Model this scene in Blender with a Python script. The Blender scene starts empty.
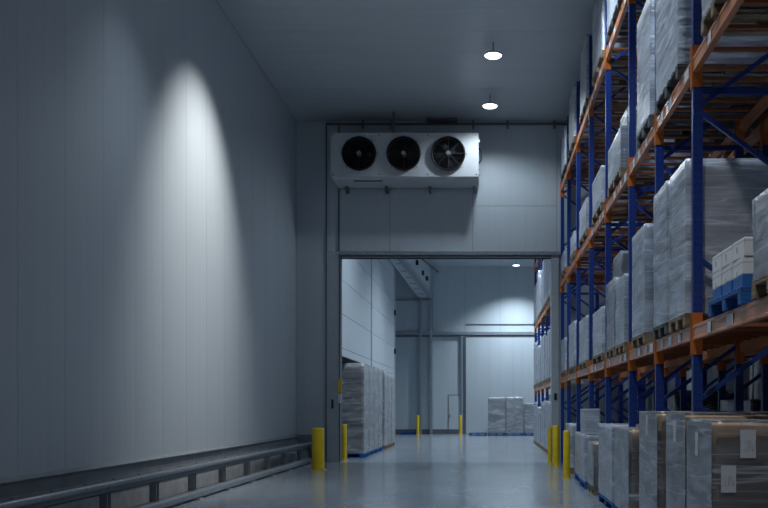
import bpy, bmesh, math, random
from mathutils import Vector, noise

# ------------------------------------------------------------------ camera, world, exposure
scn = bpy.context.scene
C = scn.collection
F, CX, CY = 876.0, 487.0, 407.0            # focal length and vanishing point in a 768x508 frame
camd = bpy.data.cameras.new('camera')
camd.sensor_width = 36.0
camd.lens = F / 768 * 36.0
camd.shift_x = (384 - CX) / 768
camd.shift_y = (CY - 254) / 768
camd.clip_end = 200
cam = bpy.data.objects.new('camera', camd)
C.objects.link(cam)
cam.location = (0, 0, 1.6)
cam.rotation_euler = (math.pi / 2, 0, 0)
scn.camera = cam

world = bpy.data.worlds.new('world')
scn.world = world
world.use_nodes = True
world.node_tree.nodes['Background'].inputs[0].default_value = (0.35, 0.5, 0.7, 1)
world.node_tree.nodes['Background'].inputs[1].default_value = 0.02

scn.view_settings.view_transform = 'Standard'
scn.view_settings.look = 'None'
scn.view_settings.gamma = 1
scn.view_settings.exposure = 0.0
scn.view_settings.use_curve_mapping = False

COOL, NEUTRAL = (0.79, 0.905, 1.0), (1.0, 0.97, 0.93)
# round ceiling downlights: x, y, watts, cone degrees, blend, colour, sideways aim of the optic in degrees
AISLE = [(0.08, 23.35, 280, 160, 0.5, COOL, 0), (0.14, 20.0, 950, 108, 0.8, COOL, 14), (0.12, 14.6, 820, 118, 0.6, COOL, 24), (0.12, 9.2, 760, 112, 0.6, COOL, 20), (0.12, 3.8, 850, 108, 0.6, NEUTRAL, 8)]
FAR = [(1.65, 49.6, 2400, 122, 0.8, COOL, 0), (1.0, 42.5, 2000, 124, 0.8, COOL, 0), (0.0, 34.5, 2000, 130, 0.8, COOL, 0), (-1.0, 26.15, 1300, 140, 0.8, COOL, 0)]  # last two are unseen, added to brighten the side wall and stack fronts
WASH = [(-2.5, 16.9, 2300, 68, 1.0, NEUTRAL, -33), (-3.6, 13.4, 240, 76, 1.0, COOL, -10)]
LAMP_Z = 9.62

# ------------------------------------------------------------------ materials
def new_mat(name):
    m = bpy.data.materials.new(name); m.use_nodes = True
    nt = m.node_tree
    return m, nt, nt.nodes['Principled BSDF']

def mat(name, col, rough=0.5, metal=0.0, var=0.08, scale=4.0, bump=0.0, stretch=(1, 1, 1), rnd=0.0, coat=0.0, bscale=None):
    """principled with noise colour variation, optional per-object variation and bump"""
    m, nt, b = new_mat(name)
    N, L = nt.nodes, nt.links
    tc = N.new('ShaderNodeTexCoord'); mp = N.new('ShaderNodeMapping')
    mp.inputs['Scale'].default_value = stretch
    L.new(tc.outputs['Object'], mp.inputs[0])
    nz = N.new('ShaderNodeTexNoise'); nz.inputs['Scale'].default_value = scale; nz.inputs['Detail'].default_value = 5
    L.new(mp.outputs[0], nz.inputs[0])
    rp = N.new('ShaderNodeValToRGB')
    rp.color_ramp.elements[0].position = 0.3; rp.color_ramp.elements[1].position = 0.7
    rp.color_ramp.elements[0].color = [c * (1 - var) for c in col] + [1]
    rp.color_ramp.elements[1].color = [min(1, c * (1 + var)) for c in col] + [1]
    L.new(nz.outputs['Fac'], rp.inputs[0])
    out = rp.outputs[0]
    if rnd > 0:
        oi = N.new('ShaderNodeObjectInfo'); hs = N.new('ShaderNodeHueSaturation')
        mr = N.new('ShaderNodeMapRange')
        mr.inputs['To Min'].default_value = 1 - rnd; mr.inputs['To Max'].default_value = 1 + rnd
        L.new(oi.outputs['Random'], mr.inputs[0]); L.new(mr.outputs[0], hs.inputs['Value'])
        L.new(out, hs.inputs['Color']); out = hs.outputs[0]
    L.new(out, b.inputs['Base Color'])
    b.inputs['Roughness'].default_value = rough
    b.inputs['Metallic'].default_value = metal
    b.inputs['Coat Weight'].default_value = coat
    if bump > 0:
        n2 = N.new('ShaderNodeTexNoise'); n2.inputs['Scale'].default_value = bscale or scale * 4
        L.new(mp.outputs[0], n2.inputs[0])
        bp = N.new('ShaderNodeBump'); bp.inputs['Strength'].default_value = bump; bp.inputs['Distance'].default_value = 0.01
        L.new(n2.outputs['Fac'], bp.inputs['Height']); L.new(bp.outputs[0], b.inputs['Normal'])
    return m

def film_mat(name, lo, hi, col=(0.66, 0.74, 0.88), ang=0.6):
    """stretch film: patchy mix of clear and milky plastic under a glossy Fresnel layer"""
    m, nt, b = new_mat(name)
    N, L = nt.nodes, nt.links
    N.remove(b); out = N['Material Output']
    tc = N.new('ShaderNodeTexCoord'); mp = N.new('ShaderNodeMapping')
    mp.inputs['Rotation'].default_value = (ang, 0.25, 0.1); mp.inputs['Scale'].default_value = (1.0, 1.0, 3.0)
    oi = N.new('ShaderNodeObjectInfo')
    ofs = N.new('ShaderNodeVectorMath'); ofs.operation = 'ADD'
    sc = N.new('ShaderNodeMath'); sc.operation = 'MULTIPLY'; sc.inputs[1].default_value = 37.0
    L.new(tc.outputs['Object'], mp.inputs[0])
    L.new(oi.outputs['Random'], sc.inputs[0]); L.new(mp.outputs[0], ofs.inputs[0]); L.new(sc.outputs[0], ofs.inputs[1])
    nz = N.new('ShaderNodeTexNoise'); nz.inputs['Scale'].default_value = 1.1; nz.inputs['Detail'].default_value = 4
    nz.inputs['Distortion'].default_value = 0.8
    L.new(ofs.outputs[0], nz.inputs[0])
    rp = N.new('ShaderNodeMapRange'); rp.inputs['From Min'].default_value = 0.36; rp.inputs['From Max'].default_value = 0.66
    rp.inputs['To Min'].default_value = lo; rp.inputs['To Max'].default_value = hi
    L.new(nz.outputs['Fac'], rp.inputs[0])
    # thin milky creases where the film is pulled tight
    wv = N.new('ShaderNodeTexNoise'); wv.inputs['Scale'].default_value = 1.6; wv.inputs['Detail'].default_value = 1.5
    mp2 = N.new('ShaderNodeMapping'); mp2.inputs['Rotation'].default_value = (ang * 0.9, -ang * 0.8, 0); mp2.inputs['Scale'].default_value = (0.28, 0.28, 3.2)
    of2 = N.new('ShaderNodeVectorMath'); of2.operation = 'ADD'
    L.new(tc.outputs['Object'], mp2.inputs[0]); L.new(mp2.outputs[0], of2.inputs[0]); L.new(sc.outputs[0], of2.inputs[1])
    L.new(of2.outputs[0], wv.inputs[0])
    d = N.new('ShaderNodeMath'); d.operation = 'SUBTRACT'; d.inputs[1].default_value = 0.52; L.new(wv.outputs['Fac'], d.inputs[0])
    a = N.new('ShaderNodeMath'); a.operation = 'ABSOLUTE'; L.new(d.outputs[0], a.inputs[0])
    cr = N.new('ShaderNodeMapRange'); cr.inputs['From Min'].default_value = 0.0; cr.inputs['From Max'].default_value = 0.012
    cr.inputs['To Min'].default_value = 0.32; cr.inputs['To Max'].default_value = 0.0
    L.new(a.outputs[0], cr.inputs[0])
    ad = N.new('ShaderNodeMath'); ad.operation = 'ADD'; ad.use_clamp = True
    # second family of creases, slanting the other way
    w2 = N.new('ShaderNodeTexNoise'); w2.inputs['Scale'].default_value = 1.3; w2.inputs['Detail'].default_value = 1
    mp4 = N.new('ShaderNodeMapping'); mp4.inputs['Rotation'].default_value = (-ang * 1.2, ang, 0); mp4.inputs['Scale'].default_value = (0.22, 0.22, 4.0)
    of4 = N.new('ShaderNodeVectorMath'); of4.operation = 'ADD'
    L.new(tc.outputs['Object'], mp4.inputs[0]); L.new(mp4.outputs[0], of4.inputs[0]); L.new(sc.outputs[0], of4.inputs[1]); L.new(of4.outputs[0], w2.inputs[0])
    d2 = N.new('ShaderNodeMath'); d2.operation = 'SUBTRACT'; d2.inputs[1].default_value = 0.48; L.new(w2.outputs['Fac'], d2.inputs[0])
    a2 = N.new('ShaderNodeMath'); a2.operation = 'ABSOLUTE'; L.new(d2.outputs[0], a2.inputs[0])
    c2 = N.new('ShaderNodeMapRange'); c2.inputs['From Min'].default_value = 0.0; c2.inputs['From Max'].default_value = 0.012
    c2.inputs['To Min'].default_value = 0.36; c2.inputs['To Max'].default_value = 0.0
    L.new(a2.outputs[0], c2.inputs[0])
    cs = N.new('ShaderNodeMath'); cs.operation = 'ADD'; L.new(cr.outputs[0], cs.inputs[0]); L.new(c2.outputs[0], cs.inputs[1])
    L.new(rp.outputs[0], ad.inputs[0]); L.new(cs.outputs[0], ad.inputs[1])
    bp = N.new('ShaderNodeBump'); bp.inputs['Strength'].default_value = 0.6; bp.inputs['Distance'].default_value = 0.04
    st = N.new('ShaderNodeTexNoise'); st.inputs['Scale'].default_value = 3.4; st.inputs['Detail'].default_value = 3
    mp3 = N.new('ShaderNodeMapping'); mp3.inputs['Rotation'].default_value = (0.9 + ang, 0.9 - ang, 0); mp3.inputs['Scale'].default_value = (0.5, 0.5, 3.0)
    of3 = N.new('ShaderNodeVectorMath'); of3.operation = 'ADD'
    L.new(tc.outputs['Object'], mp3.inputs[0]); L.new(mp3.outputs[0], of3.inputs[0]); L.new(sc.outputs[0], of3.inputs[1]); L.new(of3.outputs[0], st.inputs[0])
    L.new(st.outputs['Fac'], bp.inputs['Height'])
    tr = N.new('ShaderNodeBsdfTransparent'); df = N.new('ShaderNodeBsdfDiffuse'); gl = N.new('ShaderNodeBsdfGlossy'); fr = N.new('ShaderNodeFresnel')
    tr.inputs[0].default_value = (0.93, 0.96, 1.0, 1)
    df.inputs['Color'].default_value = (*col, 1); gl.inputs['Roughness'].default_value = 0.3
    fr.inputs['IOR'].default_value = 1.6
    L.new(bp.outputs[0], df.inputs['Normal']); L.new(bp.outputs[0], gl.inputs['Normal']); L.new(bp.outputs[0], fr.inputs['Normal'])
    m1 = N.new('ShaderNodeMixShader'); m2 = N.new('ShaderNodeMixShader')
    L.new(ad.outputs[0], m1.inputs[0]); L.new(tr.outputs[0], m1.inputs[1]); L.new(df.outputs[0], m1.inputs[2])
    L.new(fr.outputs[0], m2.inputs[0]); L.new(m1.outputs[0], m2.inputs[1]); L.new(gl.outputs[0], m2.inputs[2])
    L.new(m2.outputs[0], out.inputs['Surface'])
    return m

def emit_mat(name, col, s):
    m, nt, b = new_mat(name)
    b.inputs['Base Color'].default_value = (0.9, 0.9, 0.9, 1)
    b.inputs['Emission Color'].default_value = (*col, 1); b.inputs['Emission Strength'].default_value = s
    return m

def floor_mat():
    m, nt, b = new_mat('sealed concrete floor')
    N, L = nt.nodes, nt.links
    tc = N.new('ShaderNodeTexCoord'); mp = N.new('ShaderNodeMapping'); mp.inputs['Scale'].default_value = (1.0, 0.5, 1)
    L.new(tc.outputs['Object'], mp.inputs[0])
    nz = N.new('ShaderNodeTexNoise'); nz.inputs['Scale'].default_value = 0.9; nz.inputs['Detail'].default_value = 8
    nz.inputs['Roughness'].default_value = 0.6
    L.new(mp.outputs[0], nz.inputs[0])
    rp = N.new('ShaderNodeValToRGB')
    rp.color_ramp.elements[0].position = 0.32; rp.color_ramp.elements[1].position = 0.7
    rp.color_ramp.elements[0].color = (0.21, 0.245, 0.285, 1); rp.color_ramp.elements[1].color = (0.31, 0.35, 0.395, 1)
    L.new(nz.outputs['Fac'], rp.inputs[0]); L.new(rp.outputs[0], b.inputs['Base Color'])
    n2 = N.new('ShaderNodeTexNoise'); n2.inputs['Scale'].default_value = 1.2; n2.inputs['Detail'].default_value = 3
    L.new(mp.outputs[0], n2.inputs[0])
    mr = N.new('ShaderNodeMapRange'); mr.inputs['To Min'].default_value = 0.12; mr.inputs['To Max'].default_value = 0.24
    L.new(n2.outputs['Fac'], mr.inputs[0]); L.new(mr.outputs[0], b.inputs['Roughness'])
    b.inputs['Specular IOR Level'].default_value = 0.55
    bp = N.new('ShaderNodeBump'); bp.inputs['Strength'].default_value = 0.008; bp.inputs['Distance'].default_value = 0.02
    L.new(n2.outputs['Fac'], bp.inputs['Height']); L.new(bp.outputs[0], b.inputs['Normal'])
    return m

def perf_mat(name, col):
    """painted upright steel with a punched column of slots"""
    m, nt, b = new_mat(name)
    N, L = nt.nodes, nt.links
    tc = N.new('ShaderNodeTexCoord'); sp = N.new('ShaderNodeSeparateXYZ'); L.new(tc.outputs['Object'], sp.inputs[0])
    def mth(op, i0, v=None, i1=None):
        n = N.new('ShaderNodeMath'); n.operation = op; L.new(i0, n.inputs[0])
        if v is not None: n.inputs[1].default_value = v
        if i1 is not None: L.new(i1, n.inputs[1])
        return n.outputs[0]
    fz = mth('ABSOLUTE', mth('SUBTRACT', mth('FRACT', mth('MULTIPLY', sp.outputs['Z'], 13.0)), 0.5))
    inz = mth('LESS_THAN', fz, 0.16)
    inx = mth('LESS_THAN', mth('ABSOLUTE', mth('SUBTRACT', mth('ABSOLUTE', sp.outputs['X']), 0.022)), 0.008)
    iny = mth('LESS_THAN', mth('ABSOLUTE', mth('SUBTRACT', mth('ABSOLUTE', sp.outputs['Y']), 0.016)), 0.007)
    h = mth('MULTIPLY', inz, i1=mth('MAXIMUM', inx, i1=iny))
    nz = N.new('ShaderNodeTexNoise'); nz.inputs['Scale'].default_value = 6
    L.new(tc.outputs['Object'], nz.inputs[0])
    rp = N.new('ShaderNodeValToRGB')
    rp.color_ramp.elements[0].color = [c * 0.8 for c in col] + [1]; rp.color_ramp.elements[1].color = [c * 1.2 for c in col] + [1]
    L.new(nz.outputs['Fac'], rp.inputs[0])
    mx = N.new('ShaderNodeMix'); mx.data_type = 'RGBA'
    L.new(h, mx.inputs['Factor']); L.new(rp.outputs[0], mx.inputs['A']); mx.inputs['B'].default_value = (0.02, 0.025, 0.05, 1)
    L.new(mx.outputs['Result'], b.inputs['Base Color'])
    b.inputs['Roughness'].default_value = 0.35
    return m

def label_mat():
    """printed paper label: pale sheet with dark bars"""
    m, nt, b = new_mat('printed paper label')
    N, L = nt.nodes, nt.links
    tc = N.new('ShaderNodeTexCoord')
    mp = N.new('ShaderNodeMapping'); mp.inputs['Scale'].default_value = (1, 1, 0.05)
    L.new(tc.outputs['Object'], mp.inputs[0])
    nz = N.new('ShaderNodeTexNoise'); nz.inputs['Scale'].default_value = 150; nz.inputs['Detail'].default_value = 1
    L.new(mp.outputs[0], nz.inputs[0])
    sp = N.new('ShaderNodeSeparateXYZ'); L.new(tc.outputs['Generated'], sp.inputs[0])
    lt = N.new('ShaderNodeMath'); lt.operation = 'COMPARE'; lt.inputs[1].default_value = 0.42; lt.inputs[2].default_value = 0.2
    L.new(sp.outputs['Z'], lt.inputs[0])
    gt = N.new('ShaderNodeMath'); gt.operation = 'GREATER_THAN'; gt.inputs[1].default_value = 0.55; L.new(nz.outputs['Fac'], gt.inputs[0])
    mu = N.new('ShaderNodeMath'); mu.operation = 'MULTIPLY'; L.new(lt.outputs[0], mu.inputs[0]); L.new(gt.outputs[0], mu.inputs[1])
    mx = N.new('ShaderNodeMix'); mx.data_type = 'RGBA'
    L.new(mu.outputs[0], mx.inputs['Factor']); mx.inputs['A'].default_value = (0.60, 0.64, 0.70, 1); mx.inputs['B'].default_value = (0.40, 0.43, 0.48, 1)
    L.new(mx.outputs['Result'], b.inputs['Base Color']); b.inputs['Roughness'].default_value = 0.5
    return m

M = {}
M['floor'] = floor_mat()
M['panel'] = mat('painted sandwich panel', (0.475, 0.54, 0.59), 0.42, var=0.03, scale=1.2, stretch=(6, 6, 0.15), bump=0.02, rnd=0.012)
M['ceil'] = mat('painted ceiling panel', (0.49, 0.545, 0.59), 0.38, var=0.04, scale=1.5, stretch=(0.2, 5, 1), rnd=0.02)
M['joint'] = mat('dark joint sealant', (0.10, 0.115, 0.135), 0.7)
M['galv'] = mat('galvanised steel', (0.34, 0.38, 0.42), 0.38, 0.55, var=0.15, scale=9)
M['railsteel'] = mat('guard rail steel', (0.11, 0.13, 0.15), 0.45, 0.4, var=0.15, scale=9)
M['barsteel'] = mat('support bar paint darkened for shade', (0.30, 0.10, 0.04), 0.5, var=0.2)  # orange paint darkened to stand in for shade under the decks
M['band'] = mat('grey steel bumper band', (0.22, 0.25, 0.28), 0.5, 0.1, var=0.12, scale=3)
M['darksteel'] = mat('dark grey steel', (0.12, 0.14, 0.165), 0.45, 0.4, var=0.15, scale=6)
M['frame'] = mat('pale door frame steel', (0.42, 0.47, 0.52), 0.4, 0.1, var=0.06)
M['kerb'] = mat('pale concrete kerb', (0.50, 0.53, 0.56), 0.8, var=0.15, scale=6, bump=0.2)
M['white'] = mat('white enamel sheet', (0.56, 0.59, 0.62), 0.42, var=0.05, scale=3)
M['black'] = mat('black plastic', (0.012, 0.013, 0.016), 0.5, var=0.2)
M['wire'] = mat('black guard wire', (0.015, 0.016, 0.02), 0.5)
M['blue'] = perf_mat('blue upright paint', (0.012, 0.045, 0.26))
M['blueb'] = mat('blue brace paint', (0.012, 0.045, 0.25), 0.4, var=0.15)
M['orange'] = mat('orange beam paint', (0.52, 0.22, 0.115), 0.27, var=0.16, scale=5, stretch=(1, 0.3, 1))
M['orangec'] = mat('orange connector paint', (0.62, 0.17, 0.025), 0.4, var=0.15)
M['yellow'] = mat('yellow bollard paint', (0.78, 0.55, 0.012), 0.35, var=0.1, scale=6)
M['wood'] = mat('weathered pallet wood', (0.24, 0.19, 0.135), 0.8, var=0.3, scale=5, stretch=(1, 1, 6), bump=0.3, rnd=0.25)
M['bluewood'] = mat('blue painted pallet wood', (0.012, 0.11, 0.36), 0.6, var=0.3, scale=6, bump=0.2, rnd=0.2)
M['darkwood'] = mat('dark stained pallet wood', (0.10, 0.11, 0.12), 0.8, var=0.35, scale=5, bump=0.3, rnd=0.3)
M['cwhite'] = mat('white carton board', (0.62, 0.65, 0.68), 0.6, var=0.06, scale=3, rnd=0.12)
M['cgrey'] = mat('grey carton board', (0.42, 0.44, 0.48), 0.6, var=0.1, scale=3, rnd=0.15)
M['ctan'] = mat('brown carton board', (0.52, 0.33, 0.18), 0.7, var=0.12, scale=4, rnd=0.15)
M['cpure'] = mat('white glossy carton', (0.74, 0.76, 0.78), 0.45, var=0.03, rnd=0.04)
M['cshaded'] = mat('carton board darkened for shade', (0.09, 0.095, 0.105), 0.6, var=0.1, rnd=0.15)  # board colour darkened to imitate the shade inside the rear rack
M['bluebox'] = mat('blue carton print', (0.02, 0.13, 0.42), 0.5, var=0.06)
M['green'] = mat('green print', (0.28, 0.42, 0.06), 0.5)
M['film'] = film_mat('milky stretch film', 0.35, 0.72)
M['filmc'] = film_mat('clear stretch film', 0.05, 0.20, (0.72, 0.78, 0.88), -0.5)
M['filmg'] = film_mat('grey stretch film', 0.2, 0.55, (0.70, 0.73, 0.78), 0.3)
M['filmo'] = film_mat('stretch film with painted sheen', 0.22, 0.52, (0.66, 0.75, 0.90), 0.8)  # paler film whose milkiness stands in for side sheen
M['label'] = label_mat()
M['lens'] = emit_mat('lit lamp lens', (0.95, 0.98, 1.0), 4)
M['lampbody'] = mat('white lamp housing', (0.4, 0.43, 0.46), 0.4)

# ------------------------------------------------------------------ helpers
_cache = {}
def link(o, parent=None):
    C.objects.link(o)
    if parent is not None: o.parent = parent
    return o

def mesh_box(sx, sy, sz, m, bev=0.0):
    """shared box mesh centred on its origin"""
    k = ('b', round(sx, 3), round(sy, 3), round(sz, 3), m, bev)
    if k in _cache: return _cache[k]
    bm = bmesh.new()
    bmesh.ops.create_cube(bm, size=1.0)
    for v in bm.verts: v.co = Vector((v.co.x * sx, v.co.y * sy, v.co.z * sz))
    if bev > 0:
        bmesh.ops.bevel(bm, geom=bm.edges[:], offset=bev, segments=1, affect='EDGES', profile=0.5)
    me = bpy.data.meshes.new('box'); bm.to_mesh(me); bm.free()
    me.materials.append(M[m]); _cache[k] = me
    return me

def box(name, x0, x1, y0, y1, z0, z1, m, parent=None, bev=0.0):
    o = bpy.data.objects.new(name, mesh_box(x1 - x0, y1 - y0, z1 - z0, m, bev))
    o.location = ((x0 + x1) / 2, (y0 + y1) / 2, (z0 + z1) / 2)
    return link(o, parent)

class MB:
    """collects shapes into one mesh object"""
    def __init__(s): s.bm = bmesh.new()
    def box(s, x0, x1, y0, y1, z0, z1):
        r = bmesh.ops.create_cube(s.bm, size=1.0)['verts']
        for v in r: v.co = Vector(((x0 + x1) / 2 + v.co.x * (x1 - x0), (y0 + y1) / 2 + v.co.y * (y1 - y0), (z0 + z1) / 2 + v.co.z * (z1 - z0)))
        return s
    def prism(s, pts, axis, a, b):
        """extrude a closed outline; axis 'y': pts are (x,z); axis 'x': pts are (y,z)"""
        def P(p, t): return (p[0], t, p[1]) if axis == 'y' else ((t, p[0], p[1]) if axis == 'x' else (p[0], p[1], t))
        v0 = [s.bm.verts.new(P(p, a)) for p in pts]; v1 = [s.bm.verts.new(P(p, b)) for p in pts]
        n = len(pts)
        for i in range(n): s.bm.faces.new((v0[i], v0[(i + 1) % n], v1[(i + 1) % n], v1[i]))
        s.bm.faces.new(v0); s.bm.faces.new(v1[::-1])
        return s
    def tube(s, p, q, r, n=8, cap=True):
        p, q = Vector(p), Vector(q); d = (q - p).normalized()
        u = d.cross(Vector((0, 0, 1)) if abs(d.z) < 0.9 else Vector((1, 0, 0))).normalized(); w = d.cross(u)
        ring = lambda c: [s.bm.verts.new(c + (u * math.cos(2 * math.pi * i / n) + w * math.sin(2 * math.pi * i / n)) * r) for i in range(n)]
        a, b = ring(p), ring(q)
        for i in range(n): s.bm.faces.new((a[i], a[(i + 1) % n], b[(i + 1) % n], b[i]))
        if cap: s.bm.faces.new(a[::-1]); s.bm.faces.new(b)
        return s
    def lathe(s, prof, n=24, c=(0, 0, 0), axis='z'):
        rings = []
        for r, h in prof:
            ring = []
            for i in range(n):
                t = 2 * math.pi * i / n
                ring.append(s.bm.verts.new((c[0] + r * math.cos(t), c[1] + r * math.sin(t), c[2] + h) if axis == 'z' else (c[0] + r * math.cos(t), c[1] + h, c[2] + r * math.sin(t))))
            rings.append(ring)
        for a, b in zip(rings, rings[1:]):
            for i in range(n): s.bm.faces.new((a[i], a[(i + 1) % n], b[(i + 1) % n], b[i]))
        return s
    def mesh(s, name, m, smooth=False):
        bmesh.ops.recalc_face_normals(s.bm, faces=s.bm.faces[:])
        me = bpy.data.meshes.new(name); s.bm.to_mesh(me); s.bm.free()
        me.materials.append(M[m])
        if smooth:
            for p in me.polygons: p.use_smooth = True
        return me
    def build(s, name, m, parent=None, loc=(0, 0, 0), smooth=False):
        o = bpy.data.objects.new(name, s.mesh(name, m, smooth)); o.location = loc
        return link(o, parent)

def empty(name, loc=(0, 0, 0), label=None, cat=None, group=None, kind=None):
    o = bpy.data.objects.new(name, None); o.location = loc; o.empty_display_size = 0.1
    return tag(link(o), label, cat, group, kind)

def tag(o, label=None, cat=None, group=None, kind=None):
    if label: o['label'] = label
    if cat: o['category'] = cat
    if group: o['group'] = group
    if kind: o['kind'] = kind
    return o

def struct(o, label, cat):
    return tag(o, label, cat, None, 'structure')

# ------------------------------------------------------------------ the shell
XL, XR, YB, YF, ZC = -5.56, 4.78, 25.5, 51.9, 9.93
YN = -7.0
struct(box('floor', -9.0, XR + 0.3, YN, YF + 0.3, -0.3, 0.0, 'floor'), 'smooth grey sealed concrete floor running through the doorway', 'floor')

ceil = struct(box('ceiling', -9.0, XR + 0.3, YN, YF + 0.3, ZC + 0.03, ZC + 0.3, 'joint'), 'dark grey panelled ceiling with round downlights', 'ceiling')
def kid(o, par):
    o.parent = par; o.location = Vector(o.location) - Vector(par.location); return o
y = YN
while y < YF:
    y1 = min(y + 1.15, YF + 0.2)
    kid(box('panel', XL - 0.3 if y1 < YB else -8.9, XR + 0.2, y + 0.004, y1 - 0.004, ZC, ZC + 0.04, 'ceil'), ceil)
    y += 1.15

wl = struct(box('wall_left', XL - 0.3, XL - 0.035, YN, YB + 0.2, 0, ZC + 0.02, 'joint'), 'tall left wall of pale vertical sandwich panels with a light scallop', 'wall')
y = 10.38 - 1.165 * 15
while y < YB:
    a, b_ = max(y, YN), min(y + 1.165, YB)
    if b_ > a: kid(box('panel', XL - 0.045, XL, a + 0.003, b_ - 0.003, 0, ZC, 'panel'), wl)
    y += 1.165
wr = struct(box('wall_right', XR + 0.035, XR + 0.3, YN, YF, 0, ZC + 0.02, 'joint'), 'pale panel wall hidden behind the racks', 'wall')
y = YN
while y < YF:
    kid(box('panel', XR, XR + 0.045, y + 0.006, y + 1.159, 0, ZC, 'panel'), wr); y += 1.165
wn = struct(box('wall_rear', XL, XR, YN - 0.3, YN, 0, ZC, 'panel'), 'pale panel wall behind the photographer', 'wall')
struct(box('trim_4', XL, XL + 0.03, YN, YB, ZC - 0.03, ZC, 'frame'), 'thin steel angle where left wall meets ceiling', 'trim')

# ---- end wall with the doorway
DX0, DX1, DZ = -4.27, 1.87, 5.95
wb = struct(box('wall_back', XL, XR, YB + 0.04, YB + 0.2, DZ, ZC + 0.02, 'joint'), 'panelled end wall above the wide doorway', 'wall')
def wpan(x0, x1, z0, z1, m='panel', d=0.0):
    g = 0.005
    kid(box('panel', x0 + g, x1 - g, YB - d, YB + 0.05, z0 + g, z1 - g, m), wb)
MIDX, UPX = (472.8 - CX) / F * YB, 2.03
ZS = 1.6 + (CY - 206) / F * YB
wpan(XL, -4.67, 0, ZC); wpan(-4.67, -4.29, 6.12, ZC)
for a, b_ in ((-4.29, -2.83), (-2.83, MIDX)): wpan(a, b_, 6.12, ZC)
wpan(MIDX, UPX, 6.12, ZS); wpan(MIDX, UPX, ZS, ZC)
wpan(UPX, XR, 0, ZC)
kid(box('backing', XL, DX0 - 0.4, YB + 0.04, YB + 0.2, 0, DZ, 'joint'), wb)
kid(box('backing', 2.1, XR, YB + 0.04, YB + 0.2, 0, DZ, 'joint'), wb)
kid(box('backing_face', XL, XR, YB + 0.2, YB + 0.24, DZ, ZC, 'panel'), wb)

# door frame: jambs and header rail
j1 = empty('door_1', ((DX0 + DX1) / 2, YB, 0), 'wide tall doorway frame of pale steel in the end wall', 'doorway', kind='structure')
def dk(name, x0, x1, y0, y1, z0, z1, m, bev=0.0): return kid(box(name, x0, x1, y0, y1, z0, z1, m, bev=bev), j1)
dk('jamb', -4.66, DX0 - 0.03, YB - 0.05, YB + 0.3, 0, DZ + 0.16, 'frame', 0.01)
dk('jamb', DX1, 2.1, YB - 0.05, YB + 0.3, 0, DZ + 0.16, 'frame', 0.01)
dk('jamb_edge', DX0 - 0.03, DX0, YB - 0.06, YB + 0.3, 0, DZ + 0.1, 'joint')
dk('header_rail', DX0 - 0.03, DX1, YB - 0.07, YB + 0.3, DZ, DZ + 0.06, 'darksteel', 0.008)
dk('header_rail', DX0 - 0.03, 2.1, YB - 0.10, YB + 0.1, DZ + 0.06, DZ + 0.17, 'galv', 0.01)
dk('seal_strip', -4.69, -4.66, YB - 0.04, YB + 0.01, 0, ZC - 0.14, 'joint')
dk('seal_strip', DX0 - 0.06, DX0 - 0.03, YB - 0.04, YB + 0.01, DZ + 0.17, ZC - 0.14, 'joint')
dk('marker_plate', DX0 - 0.05, DX0 + 0.05, YB - 0.085, YB - 0.065, 2.02, 2.42, 'yellow')
dk('marker_plate', DX0 - 0.05, DX0 + 0.05, YB - 0.085, YB - 0.065, 1.72, 1.98, 'cpure')
dk('marker_plate', DX0 - 0.05, DX0 + 0.05, YB - 0.085, YB - 0.065, 1.98, 2.02, 'orangec')
dk('lock_plate', -4.52, -4.46, YB - 0.07, YB - 0.05, 1.55, 1.82, 'black')
dk('hinge_clip', 1.95, 2.03, YB - 0.07, YB - 0.05, 1.8, 2.0, 'black')

# conduit along the top of the end wall, with clips
cd = empty('cable_conduit', (-1.3, YB, ZC - 0.1), 'dark cable conduit running along the top of the end wall', 'conduit')
kid(MB().tube((-4.68, YB - 0.05, ZC - 0.11), (2.6, YB - 0.05, ZC - 0.11), 0.035).build('pipe', 'darksteel'), cd)
for x in (-3.6, -2.75, -0.4, 0.6, 1.95): kid(box('clip', x - 0.03, x + 0.03, YB - 0.1, YB - 0.002, ZC - 0.24, ZC - 0.02, 'darksteel'), cd)
kid(box('junction_box', -1.75, -0.85, YB - 0.3, YB - 0.02, ZC - 0.075, ZC - 0.005, 'darksteel', bev=0.01), cd)

# ---- steel kerb band and concrete kerb along the left wall and the end wall corner
kb = empty('baseboard_left', (XL, 12, 0), 'dark steel bumper band on a pale kerb along the left wall', 'baseboard', kind='structure')
kid(box('kerb', XL, XL + 0.10, YN, YB, 0, 0.42, 'kerb'), kb)
pr = [(XL, 0.42), (XL + 0.13, 0.42), (XL + 0.13, 0.50), (XL + 0.06, 0.56), (XL + 0.06, 0.70), (XL + 0.10, 0.74), (XL + 0.02, 0.78), (XL, 0.78)]
kid(MB().prism(pr, 'y', YN, YB).build('bumper_band', 'band'), kb)
kid(box('bumper_band', XL, -4.75, YB - 0.08, YB, 0.35, 0.80, 'band'), kb)

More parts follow.
